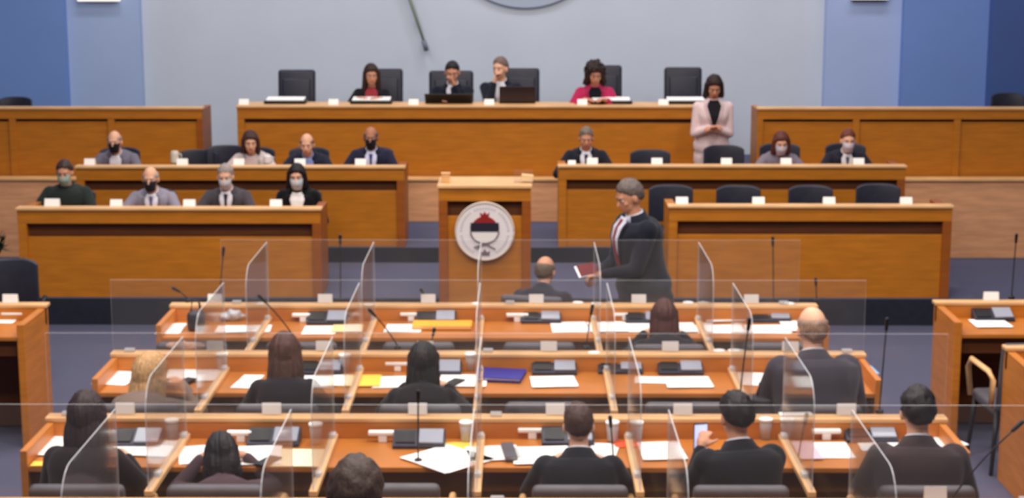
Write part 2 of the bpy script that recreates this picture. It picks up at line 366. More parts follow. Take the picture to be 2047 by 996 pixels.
def low_chair(label):
    t = empty('low_back_chair', (0, 0, 0), 0, label, 'chair'); swivel_base(t)
    padded('seat', M_LEATH, t, -.22, .22, -.2, .24, .4, .48, .03)
    n = 12; bm = bmesh.new(); rs = []
    for i in range(n + 1):
        u = -1 + 2 * i / n; x = .205 * u; y = -.24 + .05 * u * u; zt = .85 - .035 * abs(u) ** 4; rs.append([Vector((x, y - .03, .5)), Vector((x, y + .03, .5)), Vector((x, y + .015, zt)), Vector((x, y - .035, zt))])
    rings(bm, rs); o = mk('backrest', bm, M_LEATH, t, True); b = o.modifiers.new('bevel', 'BEVEL'); b.width = .014; b.segments = 3
    bm = bmesh.new(); tube(bm, [(0, -.1, .42), (0, -.27, .42), (0, -.26, .6)], .018); mk('back_stem', bm, M_BLACK, t, True)
    for s in (-1, 1):
        a = bmesh.new(); tube(a, [(s * .2, -.05, .44), (s * .26, -.05, .62), (s * .26, .16, .62)], .015); mk('armrest', a, M_BLACK, t, True)
    return t
def hall_chair(label):
    t = empty('hall_armchair', (0, 0, 0), 0, label, 'chair')
    padded('seat', M_GREYL, t, -.22, .22, -.2, .24, .37, .45, .03)
    Mx = Matrix.Translation((0, -.22, .42)) @ Matrix.Rotation(R(9), 4, 'X')
    padded('backrest', M_GREYL, t, -.22, .22, -.035, .035, .0, .45, .03, Mx)
    for s in (-1, 1):
        a = bmesh.new(); pts = [(s * .25, -.22, .44), (s * .255, -.25, .62), (s * .26, -.18, .665), (s * .26, .14, .665), (s * .26, .2, .6), (s * .25, .16, .42)]; tube(a, pts, .018); mk('armrest', a, M_WOODL, t, True)
        for y in (-.2, .2): a = bmesh.new(); tube(a, [(s * .2, y, .4), (s * .23, y * 1.15, 0)], [.018, .013]); mk('leg', a, M_BLACK, t, True)
    return t
CP = {}
def chair(kind, loc, rz, label, group, sc=None):
    f = {'exec': exec_chair, 'low': low_chair, 'hall': hall_chair}[kind]
    if kind not in CP: CP[kind] = f(label); CP[kind].location = loc; CP[kind].rotation_euler = (0, 0, rz); CP[kind]['group'] = group; \
        (setattr(CP[kind], 'scale', sc) if sc else None); return CP[kind]
    return dup(CP[kind], loc, rz, label, group, sc)
G = 'executive chairs at the presiding desk'
for px, wpx, top, lb in ((587, 75, 143, 'empty black executive chair at the left end of the presiding desk'), (765, 62, 141, 'black executive chair behind the long haired woman'),
                    (900, 90, 145, 'black executive chair behind the man with hand on face'), (1042, 72, 140, 'dark executive chair beside the man holding his chin'), (1209, 62, 134, 'black executive chair behind the woman in magenta'),
                    (1370, 76, 138, 'empty black executive chair next to the standing woman')):
    Y = 18.72; q = ay(px, top, Y); s = max(wpx, 74) * Y / F / .45
    chair('exec', (q.x, Y - .25 if 0 else Y - .05, Z3), pi, lb, G, (s, 1, (q.z - Z3) / 1.075))
G = 'low black chairs behind the right stage desks'
for px, top, Y, z, lb in ((1345, 377, 15.35, Z1, 'next to the walking man'), (1482, 378, 15.35, Z1, 'second from the left on the lower stage'), (1628, 378, 15.35, Z1, 'third from the left on the lower stage'), (1765, 375, 15.35, Z1, 'at the right end of the lower stage'),
                       (1303, 305, 17.0, Z2, 'empty beside the suited man of the middle desk'), (1452, 296, 16.85, Z2, 'in front of the standing woman'), (1565, 292, 17.0, Z2, 'behind the woman with brown bob'), (1698, 292, 17.0, Z2, 'behind the masked man in dark suit at right')):
    q = ay(px, top, Y); chair('low', (q.x, Y, z), pi, 'low black chair ' + lb, G, (1.0, 1, min(1.1, (q.z - z) / .85)))
G = 'low black chairs behind the left stage desks'
for px, top, Y, z, lb in ((388, 305, 17.0, Z2, 'left of the gap in the middle row'), (446, 296, 17.0, Z2, 'empty below the pale blue gap in the panelling'), (230, 300, 17.05, Z2, 'behind the bald man with black mask'), (503, 300, 17.05, Z2, 'behind the woman in light jacket'),
                       (613, 300, 17.05, Z2, 'behind the bald man in blue shirt'), (743, 300, 17.05, Z2, 'behind the man in navy suit'),
                       (135, 385, 15.4, Z1, 'behind the man in dark green jacket'), (300, 385, 15.4, Z1, 'behind the bald man in light grey suit'), (450, 385, 15.4, Z1, 'behind the grey haired masked man'), (593, 385, 15.4, Z1, 'behind the black haired woman with white mask')):
    q = ay(px, top, Y); chair('low', (q.x, Y, z), pi, 'low black chair ' + lb, G, (1.0, 1, min(1.1, (q.z - z) / .85)))
seatx = {}
for k in (1, 2, 3, 4):
    Y, x0, x1, d = rows[k]; e = [x0 + .03] + d + [x1 - .03]; seatx[k] = [(e[i] + e[i + 1]) / 2 for i in range(6)]

# ------------------------------------------------------------------ people
SK1, SK2, SK3 = (224, 170, 140), (200, 140, 110), (170, 112, 84)
def skin(c): return mat('skin', c, .5, .05, 12)
def hairm(c): return mat('hair', c, .55, .35, 30, .4, stretch=(3, 3, 1))
def cloth(c):
    if max(c) < 100: c = tuple(int(v * .78) for v in c)
    return mat('cloth', c, .85, .06, 25, .1, .1, sheen=.1)
PROF = [(-.1, .13, .11, 0), (-.04, .168, .128, 0), (.04, .168, .13, 0), (.16, .148, .112, 0), (.28, .165, .12, .005), (.38, .185, .124, 0), (.45, .18, .1, -.008), (.487, .115, .078, -.01), (.52, .062, .062, -.005)]
def prof(z):
    for a, b in zip(PROF, PROF[1:]):
        if a[0] <= z <= b[0]:
            t = (z - a[0]) / (b[0] - a[0]); return [a[i] + (b[i] - a[i]) * t for i in range(1, 4)]
    return list(PROF[-1][1:]) if z > .5 else list(PROF[0][1:])
def torso(bm, M, g=0, z0=-.1, z1=.52, female=False, flare=0):
    n = 28; rs = []; K = 16
    for j in range(K + 1):
        z = z0 + (z1 - z0) * j / K; rx, ry, cy = prof(z) if z >= -.1 else (PROF[0][1] + .03, PROF[0][2] + .02, 0)
        if female: rx *= .9 if z > .3 else (.92 if z > .1 else 1.0); ry *= 1.0
        if z < .05: rx += flare; ry += flare
        gg = g * (1 if z < .46 else max(.3, 1 - (z - .46) * 10)); r = []
        for i in range(n):
            a = 2 * pi * i / n; x, y = cos(a), sin(a); e = .88
            x = math.copysign(abs(x) ** e, x); y = math.copysign(abs(y) ** e, y)
            bust = .03 * math.exp(-((z - .33) / .06) ** 2) * max(0, y) * min(1, abs(x) * 3 + .5) if female else 0
            r.append(M @ Vector(((rx + gg) * x, cy + (ry + gg) * y + bust, z)))
        rs.append(r)
    rings(bm, rs)
def frontpatch(M, z0, z1, wf, g0, th, female=False, n=14, m=8, inner=None):
    bm = bmesh.new(); lay = []
    for lv in (0, th):
        L = []
        for j in range(n + 1):
            z = z0 + (z1 - z0) * j / n; rx, ry, cy = prof(z); g = g0 if z < .46 else g0 * max(.5, 1 - (z - .46) * 10); rx = (rx * (.9 if female else 1)) + g; w1 = wf(z); w0 = inner(z) if inner else -w1; row = []
            for i in range(m + 1):
                x = w0 + (w1 - w0) * i / m; yy = sqrt(max(0, 1 - min(1, (abs(x) / rx)) ** 2.27)) ** (2 / 2.27) * (ry + g)
                bust = .03 * math.exp(-((z - .33) / .06) ** 2) * min(1, abs(x / rx) * 3 + .5) if female else 0
                row.append(bm.verts.new(M @ Vector((x, cy + yy + lv + bust, z))))
            L.append(row)
        lay.append(L)
    for L in lay:
        for j in range(n):
            for i in range(m): bm.faces.new((L[j][i], L[j][i + 1], L[j + 1][i + 1], L[j + 1][i]))
    A, B = lay
    for j in range(n):
        for i in (0, m): bm.faces.new((A[j][i], A[j + 1][i], B[j + 1][i], B[j][i]))
    for i in range(m):
        for j in (0, n): bm.faces.new((A[j][i], A[j][i + 1], B[j][i + 1], B[j][i]))
    return bm
def ik(S_, W_, l1, l2, hint):
    d = W_ - S_; L = d.length; mx = (l1 + l2) * .985
    if L > mx: W_ = S_ + d * (mx / L); d = W_ - S_; L = mx
    a = (l1 * l1 - l2 * l2 + L * L) / (2 * L); h = sqrt(max(0, l1 * l1 - a * a)); u = d / L
    hv = hint - u * hint.dot(u); hv.normalize(); return S_ + u * a + hv * h, W_
def hand(bm, W_, d, nrm, side, curl=.5, s=1.0):
    """five-finger hand: wrist point, finger direction, palm-down normal (back of hand)"""
    d = d.normalized(); nrm = (nrm - d * nrm.dot(d)).normalized(); x = d.cross(nrm) * side
    Mh = Matrix((x, d, nrm)).transposed().to_4x4(); Mh.translation = W_
    ellip(bm, (0, .045, 0), (.038, .052, .015), Mh, 12, 8); limb(bm, Mh @ Vector((0, -.02, 0)), Mh @ Vector((0, .03, 0)), .024, .026, 10)
    for i, (fx, fl) in enumerate(((-.029, .062), (-.010, .074), (.010, .07), (.028, .054))):
        b = Vector((fx, .085, .0)); a1 = curl * .8; m_ = b + Vector((fx * .15, cos(a1), -sin(a1))) * fl * .5; a2 = curl * 2.0; e = m_ + Vector((0, cos(a2), -sin(a2))) * fl * .5
        limb(bm, Mh @ b, Mh @ m_, .0098, .009, 8); limb(bm, Mh @ m_, Mh @ e, .009, .0078, 8)
    b = Vector((-.033, .03, -.004)); m_ = b + Vector((-.026, .03, -.012)); e = m_ + Vector((-.004, .028, -.014 * (1 + curl)))
    limb(bm, Mh @ b, Mh @ m_, .0125, .011, 8); limb(bm, Mh @ m_, Mh @ e, .0105, .0085, 8)

def person(label, px, py, HY, fz, rz, top=(40, 40, 50), skinc=SK1, hair='short', hairc=(40, 30, 26), shirt=(225, 225, 235), tie=None, mask=None,
           stand=False, female=False, pitch=12, hyaw=0, arms='table', sc=1.0, trousers=(34, 34, 42), tz=None, open_front=True, roll=0, skirt=False,
           twist=0, glasses=False, hs=1.0, targets=None, seat=.45, bulk=0):
    """px,py: where the top of the head stands; HY its distance; fz floor height; rz facing (0 = away from camera, pi = towards it)"""
    Pt = ay(px, py, HY); want = Pt.z - fz
    def chain(th):
        hipz = (.92 if stand else seat + .09); hip = Vector((0, 0, hipz)); Mt = Matrix.Translation(hip) @ Matrix.Rotation(-th, 4, 'X') @ Matrix.Rotation(R(roll), 4, 'Y')
        nb = Mt @ Vector((0, -.004, .51)); ha = th * .45 + R(pitch) * .35
        hc = nb + Vector((0, sin(ha) * .15 + .012, cos(ha) * .15)); return hip, Mt, nb, hc
    def tophead(th):
        hip, Mt, nb, hc = chain(th); return hc.z + .115 - .02 * sin(R(pitch))
    th = R(2)
    while th < R(9 if stand else 16) and tophead(th) * sc > want: th += .01
    s = min(1.1, want / tophead(th))
    if s < .87 and not stand:
        while th < R(44) and tophead(th) * .87 > want: th += .01
        s = max(.8, want / tophead(th))
    hip, Mt, nb, hc = chain(th)
    off = Matrix.Rotation(rz, 3, 'Z') @ (Vector((hc.x, hc.y, 0)) * s)
    root = empty('person', (Pt.x - off.x, HY - off.y, fz), rz, label, 'person'); root.scale = (s, s, s)
    Mroot = Matrix.Translation(root.location) @ Matrix.Rotation(rz, 4, 'Z') @ Matrix.Scale(s, 4)
    Hd = Matrix.Translation(hc) @ Matrix.Rotation(-R(hyaw), 4, 'Z') @ Matrix.Rotation(-R(pitch), 4, 'X') @ Matrix.Rotation(R(roll), 4, 'Y')
    # arms
    SH = [Mt @ Vector((sd * .18 * (.88 if female else 1), -.005, .425)) for sd in (-1, 1)]
    inv = Mroot.inverted()
    if targets: T = [Vector(t) for t in targets]
    elif arms == 'table':
        zt = (tz - (.14 if 1.0 < tz < 1.3 else 0) - fz) / s + (.06 if 1.0 < tz < 1.3 else .045); T = [Vector((-.12, hc.y + .22, zt)), Vector((.14, hc.y + .2, zt))]
    elif arms == 'lap': T = [Vector((-.08, .3, hip.z + .06)), Vector((.08, .3, hip.z + .06))]
    elif arms == 'side': T = [Vector((-.25, .05, hip.z - .06)), Vector((.25, .02, hip.z - .06))]
    WR = []; EL = []
    for i, sd in enumerate((-1, 1)):
        e, w_ = ik(SH[i], T[i], .29, .25, (Vector((sd * .75, -.35, -.42 if label[-10:] != 'lower stage' or px < 560 else -.6)) if arms == 'table' and not targets and 1 < tz < 1.3 else Vector((sd * .6, -.4, -.62)) if arms == 'table' and not targets else Vector((sd * .45, -.3, -.9)))); EL.append(e); WR.append(w_)
    # legs
    LG = []
    for sd in (-1, 1):
        h_ = hip + Vector((sd * .09, 0, -.03))
        if stand: kn = Vector((sd * .095, .02 + (.07 * sd if skirt is False and twist else 0), .48)); an = Vector((sd * .09, -.02 - (0), .09))
        else: kn = hip + Vector((sd * .11, .40, -.035)); an = Vector((sd * .1, .36, .09))
        LG.append((h_, kn, an))
    # body: one continuous surface
    bm = bmesh.new(); torso(bm, Mt, -.014, z1=.45, female=female)
    limb(bm, Mt @ Vector((0, -.01, .44)), hc + Vector((0, -.02, -.06)), .06, .052 if not female else .045)
    ellip(bm, (0, -.008, .008), (.075, .095, .105), Hd, 24, 16); ellip(bm, (0, .03, -.055), (.056, .062, .066), Hd)
    ellip(bm, (0, .05, -.095), (.03, .03, .022), Hd, 12, 8); ellip(bm, (0, .078, .022), (.052, .014, .012), Hd, 12, 8)
    for sd in (-1, 1):
        ellip(bm, (sd * .079, -.005, -.02), (.012, .02, .032), Hd, 10, 8); ellip(bm, (sd * .04, .062, -.03), (.022, .02, .018), Hd, 10, 8)
    limb(bm, Hd @ Vector((0, .085, .005)), Hd @ Vector((0, .107, -.032)), .009, .0145, 10)
    for i, sd in enumerate((-1, 1)):
        limb(bm, SH[i], EL[i], .05, .038); limb(bm, EL[i], WR[i], .038, .025)
        d = WR[i] - EL[i]; fwd = Vector((d.x * .6 - sd * .05, d.y, d.z * .25)) if arms == 'table' and not targets else d
        if stand and not targets: fwd = Vector((0, .1, -1))
        nr = Vector((0, 0, 1)) if abs(d.normalized().z) < .8 else Vector((sd, 0, 0))
        hand(bm, WR[i], fwd, nr, sd, .45 if not targets else .75)
        h_, kn, an = LG[i]; limb(bm, h_, kn, .08, .055); limb(bm, kn, an, .052, .035); limb(bm, an, an + Vector((0, .1, -.05)), .036, .03)
    b = mk('body', bm, skin(skinc), root, True); remesh(b, .0075, 3); bake(b)
    # eyes, lips
    for sd in (-1, 1):
        bm = bmesh.new(); ellip(bm, (sd * .032, .076, -.001), (.013, .011, .0085), Hd, 10, 8)
        ey = mk('eye', bm, mat('eye_white', (215, 205, 200), .3), root, True)
        bm = bmesh.new(); ellip(bm, (sd * .032, .0855, -.001), (.0055, .003, .0055), Hd, 8, 6); mk('iris', bm, mat('iris', (40, 30, 26), .3), ey, True)
        bm = bmesh.new(); limb(bm, Hd @ Vector((sd * .016, .093, .018)), Hd @ Vector((sd * .048, .08, .02)), .005, .0035, 6); mk('eyebrow', bm, hairm(hairc), root, True)
    if not mask:
        bm = bmesh.new(); ellip(bm, (0, .088, -.066), (.024, .01, .007), Hd, 12, 8); mk('lips', bm, mat('lips', (170, 92, 84), .5), root, True)
    # jacket / garment
    bm = bmesh.new(); g = .018 + bulk; torso(bm, Mt, g, -.16 if not stand else -.2, .478 if open_front else .5, female, .015 if stand else 0)
    for i, sd in enumerate((-1, 1)):
        ellip(bm, Mt.inverted() @ SH[i], (.068 + bulk * .5, .062, .062), Mt, 14, 10)
        limb(bm, SH[i], EL[i], .064 + bulk * .5, .052); wr = EL[i] + (WR[i] - EL[i]) * .93; limb(bm, EL[i], wr, .052, .036)
    j = mk('jacket', bm, cloth(top), root, True); remesh(j, .012, 3); bake(j)
    if open_front:
        cf = cloth(shirt); zb = .14 if not female else .22; wf = lambda z: .004 + (.075 if female else .066) * min(1, (z - zb) / (.47 - zb)) if z < .47 else (.066 if z < .5 else .05)
        mk('shirt', frontpatch(Mt, zb, .519, wf, g + .003, .006, female, n=24), cf, root, True)
        for sd in (-1, 1):
            lf = frontpatch(Mt, zb, .485, (lambda z, sd=sd: sd * (wf(z) + .03 * min(1, (z - zb) / .12))), g + .003, .008, female, inner=lambda z, sd=sd: sd * wf(z))
            mk('lapel', lf, cloth(tuple(int(v * .85) for v in top)), root, True)
        if tie: mk('tie', frontpatch(Mt, zb + .02, .505, lambda z: max(.013, .03 - .04 * max(0, z - zb - .05) / .3) if z < .48 else .019, g + .009, .008, female, m=3), cloth(tie), root, True)
    # collar around the neck
    bm = bmesh.new(); rs = []
    for zz, rr in ((.475, .078), (.5, .072), (.535, .064), (.53, .058), (.49, .062)):
        rs.append([Mt @ Vector((rr * cos(2 * pi * k / 24), rr * .98 * sin(2 * pi * k / 24) - .004, zz - .012 * sin(2 * pi * k / 24))) for k in range(24)])
    rings(bm, rs, False); mk('collar', bm, cloth(shirt if not female else top), root, True)
    # jacket collar lying over the shoulders, open in front
    a0, a1 = (128, 412) if open_front else (92, 448)
    AA = [R(a0 + (a1 - a0) * k / 30) for k in range(31)]; bm = bmesh.new(); cb = .9 if female else 1
    sec = ((.44, .17, .115), (.468, .135, .1), (.492, .1, .088), (.53, .074, .074), (.526, .066, .066), (.47, .09, .08), (.435, .15, .1))
    vv = [[bm.verts.new(Mt @ Vector((rx * cb * cos(a), ry * sin(a) - .008, z - .01 * sin(a)))) for z, rx, ry in sec] for a in AA]
    m_ = len(sec)
    for u, v in zip(vv, vv[1:]):
        for k in range(m_): bm.faces.new((u[k], v[k], v[(k + 1) % m_], u[(k + 1) % m_]))
    bm.faces.new(vv[0]); bm.faces.new(vv[-1][::-1]); mk('jacket_collar', bm, cloth(top), root, True)
    # trousers or skirt, shoes
    bm = bmesh.new()
    ellip(bm, hip + Vector((0, 0, -.02)), (.17, .13, .11))
    if skirt and stand:
        rs = []
        for zz, rx, ry in ((.98, .15, .12), (.9, .18, .14), (.75, .19, .15), (.55, .175, .14), (.45, .17, .135)): rs.append([Vector((rx * cos(2 * pi * k / 28), ry * sin(2 * pi * k / 28), zz)) for k in range(28)])
        rings(bm, rs)
    else:
        for h_, kn, an in LG: limb(bm, h_, kn, .098, .074); limb(bm, kn, an + Vector((0, 0, .01)), .072, .052)
    tr = mk('skirt' if skirt else 'trousers', bm, cloth(trousers), root, True); remesh(tr, .014, 3); bake(tr)
    for h_, kn, an in LG:
        bm = bmesh.new(); ellip(bm, an + Vector((0, .06, -.052)), (.045, .135, .038)); ellip(bm, an + Vector((0, 0, -.025)), (.042, .05, .06))
        sh = mk('shoe', bm, M_BLACK, root, True); remesh(sh, .01, 1); bake(sh)
    # hair
    def shell(a, b_, thick, top_max=None, nz=.0, off=0.0, tb=.08):
        bm = bmesh.new(); vs = bmesh.ops.create_icosphere(bm, subdivisions=4, radius=1)['verts']
        for v in vs:
            d = v.co.normalized(); t = d.z - (a + b_ * d.y); mk_ = min(1, max(0, (t + tb) / (2 * tb))); mk_ = mk_ * mk_ * (3 - 2 * mk_)
            if top_max is not None: q = min(1, max(0, (top_max + .08 - d.z) / .16)); mk_ *= q
            r = .9 + mk_ * (.1 + (thick + (hs - 1)) * (min(1, .12 + max(0, t) / .5) if hair in ('short', 'thick') else 1)) + mk_ * nz * noise.noise(d * 5 + Vector((px * .1, 0, 0))) + mk_ * nz * .5 * noise.noise(d * 14)
            v.co = Hd @ Vector((d.x * .079 * r, d.y * .1 * r - .01, d.z * .109 * r + .008 + off * mk_))
        return bm
    hm = hairm(hairc)
    if hair == 'short': bm = shell(-.17, .82, .085, nz=.1)
    elif hair == 'thick': bm = shell(-.18, .8, .16, nz=.13)
    elif hair == 'fringe': bm = shell(-.28, .72, .05, .36, .07)
    elif hair in ('bob', 'long', 'curly', 'tied'):
        bm = shell(-.38, 1.0, .16 if hair != 'curly' else .3, nz=.05 if hair != 'curly' else .22)
        if hair != 'tied':
            dn = {'bob': -.13, 'long': -.25, 'curly': -.13}[hair]; wd = {'bob': 1.12, 'long': 1.15, 'curly': 1.3}[hair] * hs
            ellip(bm, (0, -.055, dn * .5), (.085 * wd, .058 * wd, .06 - dn * .5), Hd, 20, 12)
            for sd in (-1, 1): limb(bm, Hd @ Vector((sd * .068, .012, .03)), Hd @ Vector((sd * .078 * wd, .0, dn * .9)), .03 * wd, .026 * wd, 12)
            if hair == 'curly':
                rnd = random.Random(int(px))
                for k in range(46):
                    a = rnd.uniform(0, 2 * pi); z = rnd.uniform(-.12, .12)
                    if sin(a) > .35 and z < .055: continue
                    rr = sqrt(max(.1, 1 - (z / .16) ** 2)); ellip(bm, (.108 * rr * cos(a), .112 * rr * sin(a) - .02, z), (.026, .026, .028), Hd, 8, 6)
        else: ellip(bm, (0, -.115, .0), (.04, .035, .045), Hd)
    h_o = mk('hair', bm, hm, root, True)
    if hair in ('bob', 'long', 'curly', 'tied'): remesh(h_o, .007, 2)
    if hair in ('bob', 'long', 'curly', 'tied'):
        bake(h_o); Hi = Hd.inverted(); sdv = px * .13
        for v in h_o.data.vertices:   # combed strands
            q = Hi @ v.co; a_ = math.atan2(q.x, q.y); rd = Vector((q.x, q.y, 0)); rd = rd.normalized() if rd.length > .01 else Vector((0, 0, 1))
            k_ = noise.noise(Vector((cos(a_) * 7, sin(a_) * 7 + sdv, q.z * 4))) * .011 + noise.noise(Vector((cos(a_) * 20, sin(a_) * 20 + sdv, q.z * 5))) * .006
            dz = noise.noise(Vector((q.x * 30, q.y * 30, sdv))) * .03 if q.z < -.1 else 0
            v.co = Hd @ (q + rd * k_ + Vector((0, 0, dz)))
    if mask:
        bm = bmesh.new(); n = 14; rs = []
        for th2 in (0, .004):
            for j in range(n + 1):
                z = .0 - .115 * j / n
                rs.append([Hd @ Vector(((.066 + th2 - .02 * (j / n) ** 2) * sin(a_), (.018 + (.085 + th2 + .014 * sin(pi * min(1, j / n * 1.4)) - .03 * (j / n) ** 3) * cos(a_)), z - .012)) for a_ in [(-1.25 + 2.5 * k / 14) for k in range(15)]])
        vv = [[bm.verts.new(p) for p in r] for r in rs]
        for base in (0, n + 1):
            for j in range(n):
                for i in range(14): q = vv[base + j]; q2 = vv[base + j + 1]; bm.faces.new((q[i], q[i + 1], q2[i + 1], q2[i]))
        for sd in (-1, 1): tube(bm, [Hd @ Vector((sd * .062, .045, -.03)), Hd @ Vector((sd * .082, .0, -.01)), Hd @ Vector((sd * .084, -.02, -.03))], .0022, 5)
        mk('face_mask', bm, cloth(mask), root, True)
    return root, WR, Mroot, Hd

# hands raised to the face are given as root-space targets
T_ = 1.588
PH = []
person('woman with long dark hair in black jacket at the presiding desk', 742, 130, 18.22, Z3, pi, (36, 30, 36), SK2, 'long', (52, 34, 28), (150, 50, 60), tz=T_, female=True, pitch=10, hyaw=-10)
person('man in dark suit at presiding desk covering his face with a hand', 904, 124, 18.2, Z3, pi, (32, 36, 52), SK2, 'short', (34, 28, 28), tz=T_, pitch=18, targets=[(-.03, .35, 1.03), (.14, .36, .83)], tie=(40, 46, 70))
person('grey haired man in suit leaning aside at the presiding desk', 1000, 115, 18.3, Z3, pi - .15, (38, 42, 56), SK1, 'short', (112, 92, 84), tz=T_, pitch=6, hyaw=18, targets=[(-.12, .36, .83), (.05, .3, 1.02)])
person('woman with curly dark hair in magenta jacket at the presiding desk', 1190, 128, 18.1, Z3, pi, (176, 40, 84), SK2, 'curly', (44, 28, 26), (24, 24, 32), tz=T_, female=True, pitch=24, hyaw=-4, bulk=.01)
person('standing woman in pale pink suit with clasped hands', 1428, 153, 17.15, Z2, pi, (222, 196, 196), SK2, 'bob', (44, 30, 28), (36, 34, 40), stand=True, female=True, pitch=26, targets=[(.0, .24, 1.12), (.03, .26, 1.13)], skirt=True, trousers=(206, 184, 180))
MZ = 1.17; FZ = 1.03
person('bald man with black mask in grey suit, middle stage left', 228, 262, 16.68, Z2, pi, (112, 106, 120), SK1, 'fringe', (150, 130, 120), tz=MZ, mask=(30, 30, 42), pitch=8)
person('woman with brown hair in light jacket, middle stage left', 500, 264, 16.68, Z2, pi, (196, 180, 176), SK1, 'bob', (66, 42, 38), (210, 190, 190), tz=MZ, female=True, pitch=12, hyaw=-12)
person('balding man in dark suit with pale blue shirt, middle stage', 613, 268, 16.68, Z2, pi, (44, 46, 66), SK1, 'fringe', (120, 90, 76), (140, 160, 215), tz=MZ, pitch=14)
person('man in navy suit with dark mask, middle stage beside aisle', 741, 254, 16.68, Z2, pi, (46, 46, 72), SK3, 'fringe', (90, 82, 84), (215, 215, 240), tz=MZ, mask=(36, 34, 46), pitch=8, tie=(60, 70, 110), bulk=.015)
person('man in dark green jacket with pale green mask, lower stage', 128, 322, 14.98, Z1, pi, (50, 60, 56), SK2, 'short', (60, 44, 40), (60, 66, 64), tz=FZ, mask=(150, 172, 160), pitch=14, open_front=False, bulk=.02)
person('bald man with dark mask in light grey suit, lower stage', 300, 334, 14.98, Z1, pi, (140, 134, 148), SK1, 'fringe', (160, 150, 146), (236, 234, 244), tz=FZ, mask=(44, 42, 54), pitch=10, tie=(110, 104, 140))
person('grey haired man with white mask in dark grey suit, lower stage', 450, 330, 14.98, Z1, pi, (96, 88, 96), SK1, 'short', (150, 138, 134), (228, 222, 230), tz=FZ, mask=(196, 196, 204), pitch=12, tie=(70, 60, 74))
person('woman with black hair and white mask in black jacket, lower stage', 593, 330, 14.98, Z1, pi, (24, 24, 28), SK1, 'bob', (26, 22, 24), (240, 236, 236), tz=FZ, mask=(200, 208, 216), female=True, pitch=10, bulk=.012, arms='lap')
person('grey haired man in dark suit at the right middle desk', 1172, 256, 16.68, Z2, pi, (42, 42, 54), SK2, 'short', (116, 102, 92), tz=1.18, pitch=16, tie=(60, 56, 84), bulk=.01)
person('woman with brown bob and pale mask in grey top, middle stage', 1562, 266, 16.7, Z2, pi, (122, 112, 124), SK1, 'bob', (92, 48, 40), (150, 140, 150), tz=1.18, mask=(190, 186, 200), female=True, pitch=14, open_front=False)
person('man in dark suit with white mask at right middle desk', 1696, 260, 16.7, Z2, pi, (46, 44, 58), SK1, 'short', (104, 54, 40), (232, 228, 232), tz=1.18, mask=(206, 200, 210), pitch=10, tie=(90, 90, 100))
# floor of the hall
w1 = person('standing man in black suit walking and holding a dark red booklet', 1258, 362, 11.85, 0, R(112), (38, 40, 54), SK2, 'short', (98, 86, 82), (205, 205, 220), stand=True, pitch=24, targets=[(-.06, .36, 1.02), (.08, .34, 1.0)], tie=(130, 40, 44), twist=1, bulk=.03, trousers=(34, 30, 36))
person('seated man with greying hair before the stage, seen from behind', 1090, 514, 11.95, 0, R(-14), (46, 44, 60), SK2, 'fringe', (96, 80, 66), arms='lap', pitch=14, hyaw=10, bulk=.015)
person('woman with dark auburn hair at the farthest bench', 1328, 603, 10.62, 0, 0, (34, 28, 36), SK1, 'long', (70, 34, 30), tz=ZT, female=True, pitch=14, open_front=False)
person('blond woman in grey brown coat at the middle bench', 300, 715, 9.38, 0, R(-8), (128, 108, 98), SK1, 'long', (196, 152, 104), hs=1.2, tz=ZT, female=True, pitch=12, hyaw=20, open_front=False, bulk=.02)
person('woman with brown hair and dark top at the middle bench', 568, 668, 9.3, 0, R(4), (46, 40, 48), SK1, 'long', (78, 48, 40), tz=ZT, female=True, pitch=8, open_front=False)
person('woman with long straight black hair at the middle bench', 845, 688, 9.3, 0, 0, (38, 34, 40), SK1, 'long', (20, 18, 22), tz=ZT, female=True, pitch=6, open_front=False, bulk=.01)
person('balding heavy man in grey suit at right of the middle bench', 1624, 614, 9.25, 0, R(6), (78, 72, 84), SK1, 'fringe', (150, 120, 104), tz=ZT, pitch=6, hyaw=-8, bulk=.05, sc=1.02)
person('woman with long dark hair in dark coat at nearest bench left', 172, 790, 7.95, 0, R(-6), (46, 36, 40), SK1, 'long', (50, 36, 38), hs=1.08, tz=ZT, female=True, pitch=8, open_front=False, bulk=.015)
person('woman with short black hair bending over the nearest bench', 442, 872, 7.95, 0, R(10), (96, 74, 82), SK2, 'bob', (24, 18, 24), tz=ZT, female=True, pitch=26, open_front=False)
person('man with short brown hair cut off by the bottom edge', 712, 928, 6.0, 0, R(-5), (60, 54, 60), SK1, 'thick', (62, 46, 40), hs=1.1, tz=ZT, pitch=6, bulk=.01)
person('man in black suit with short brown hair at nearest bench', 1157, 810, 7.9, 0, 0, (34, 36, 46), SK1, 'short', (66, 44, 38), tz=ZT, pitch=14, bulk=.02)
c5 = person('man in black suit holding up a phone at nearest bench', 1472, 790, 7.9, 0, R(14), (32, 34, 42), SK2, 'thick', (30, 24, 26), tz=ZT, pitch=16, hyaw=-6, bulk=.03, targets=[(-.09, .46, .92), (.14, .5, .8)])
person('man in dark brown suit with black hair at nearest bench right', 1836, 778, 7.85, 0, R(-3), (74, 60, 62), SK1, 'thick', (32, 26, 28), tz=ZT, pitch=8, bulk=.03)

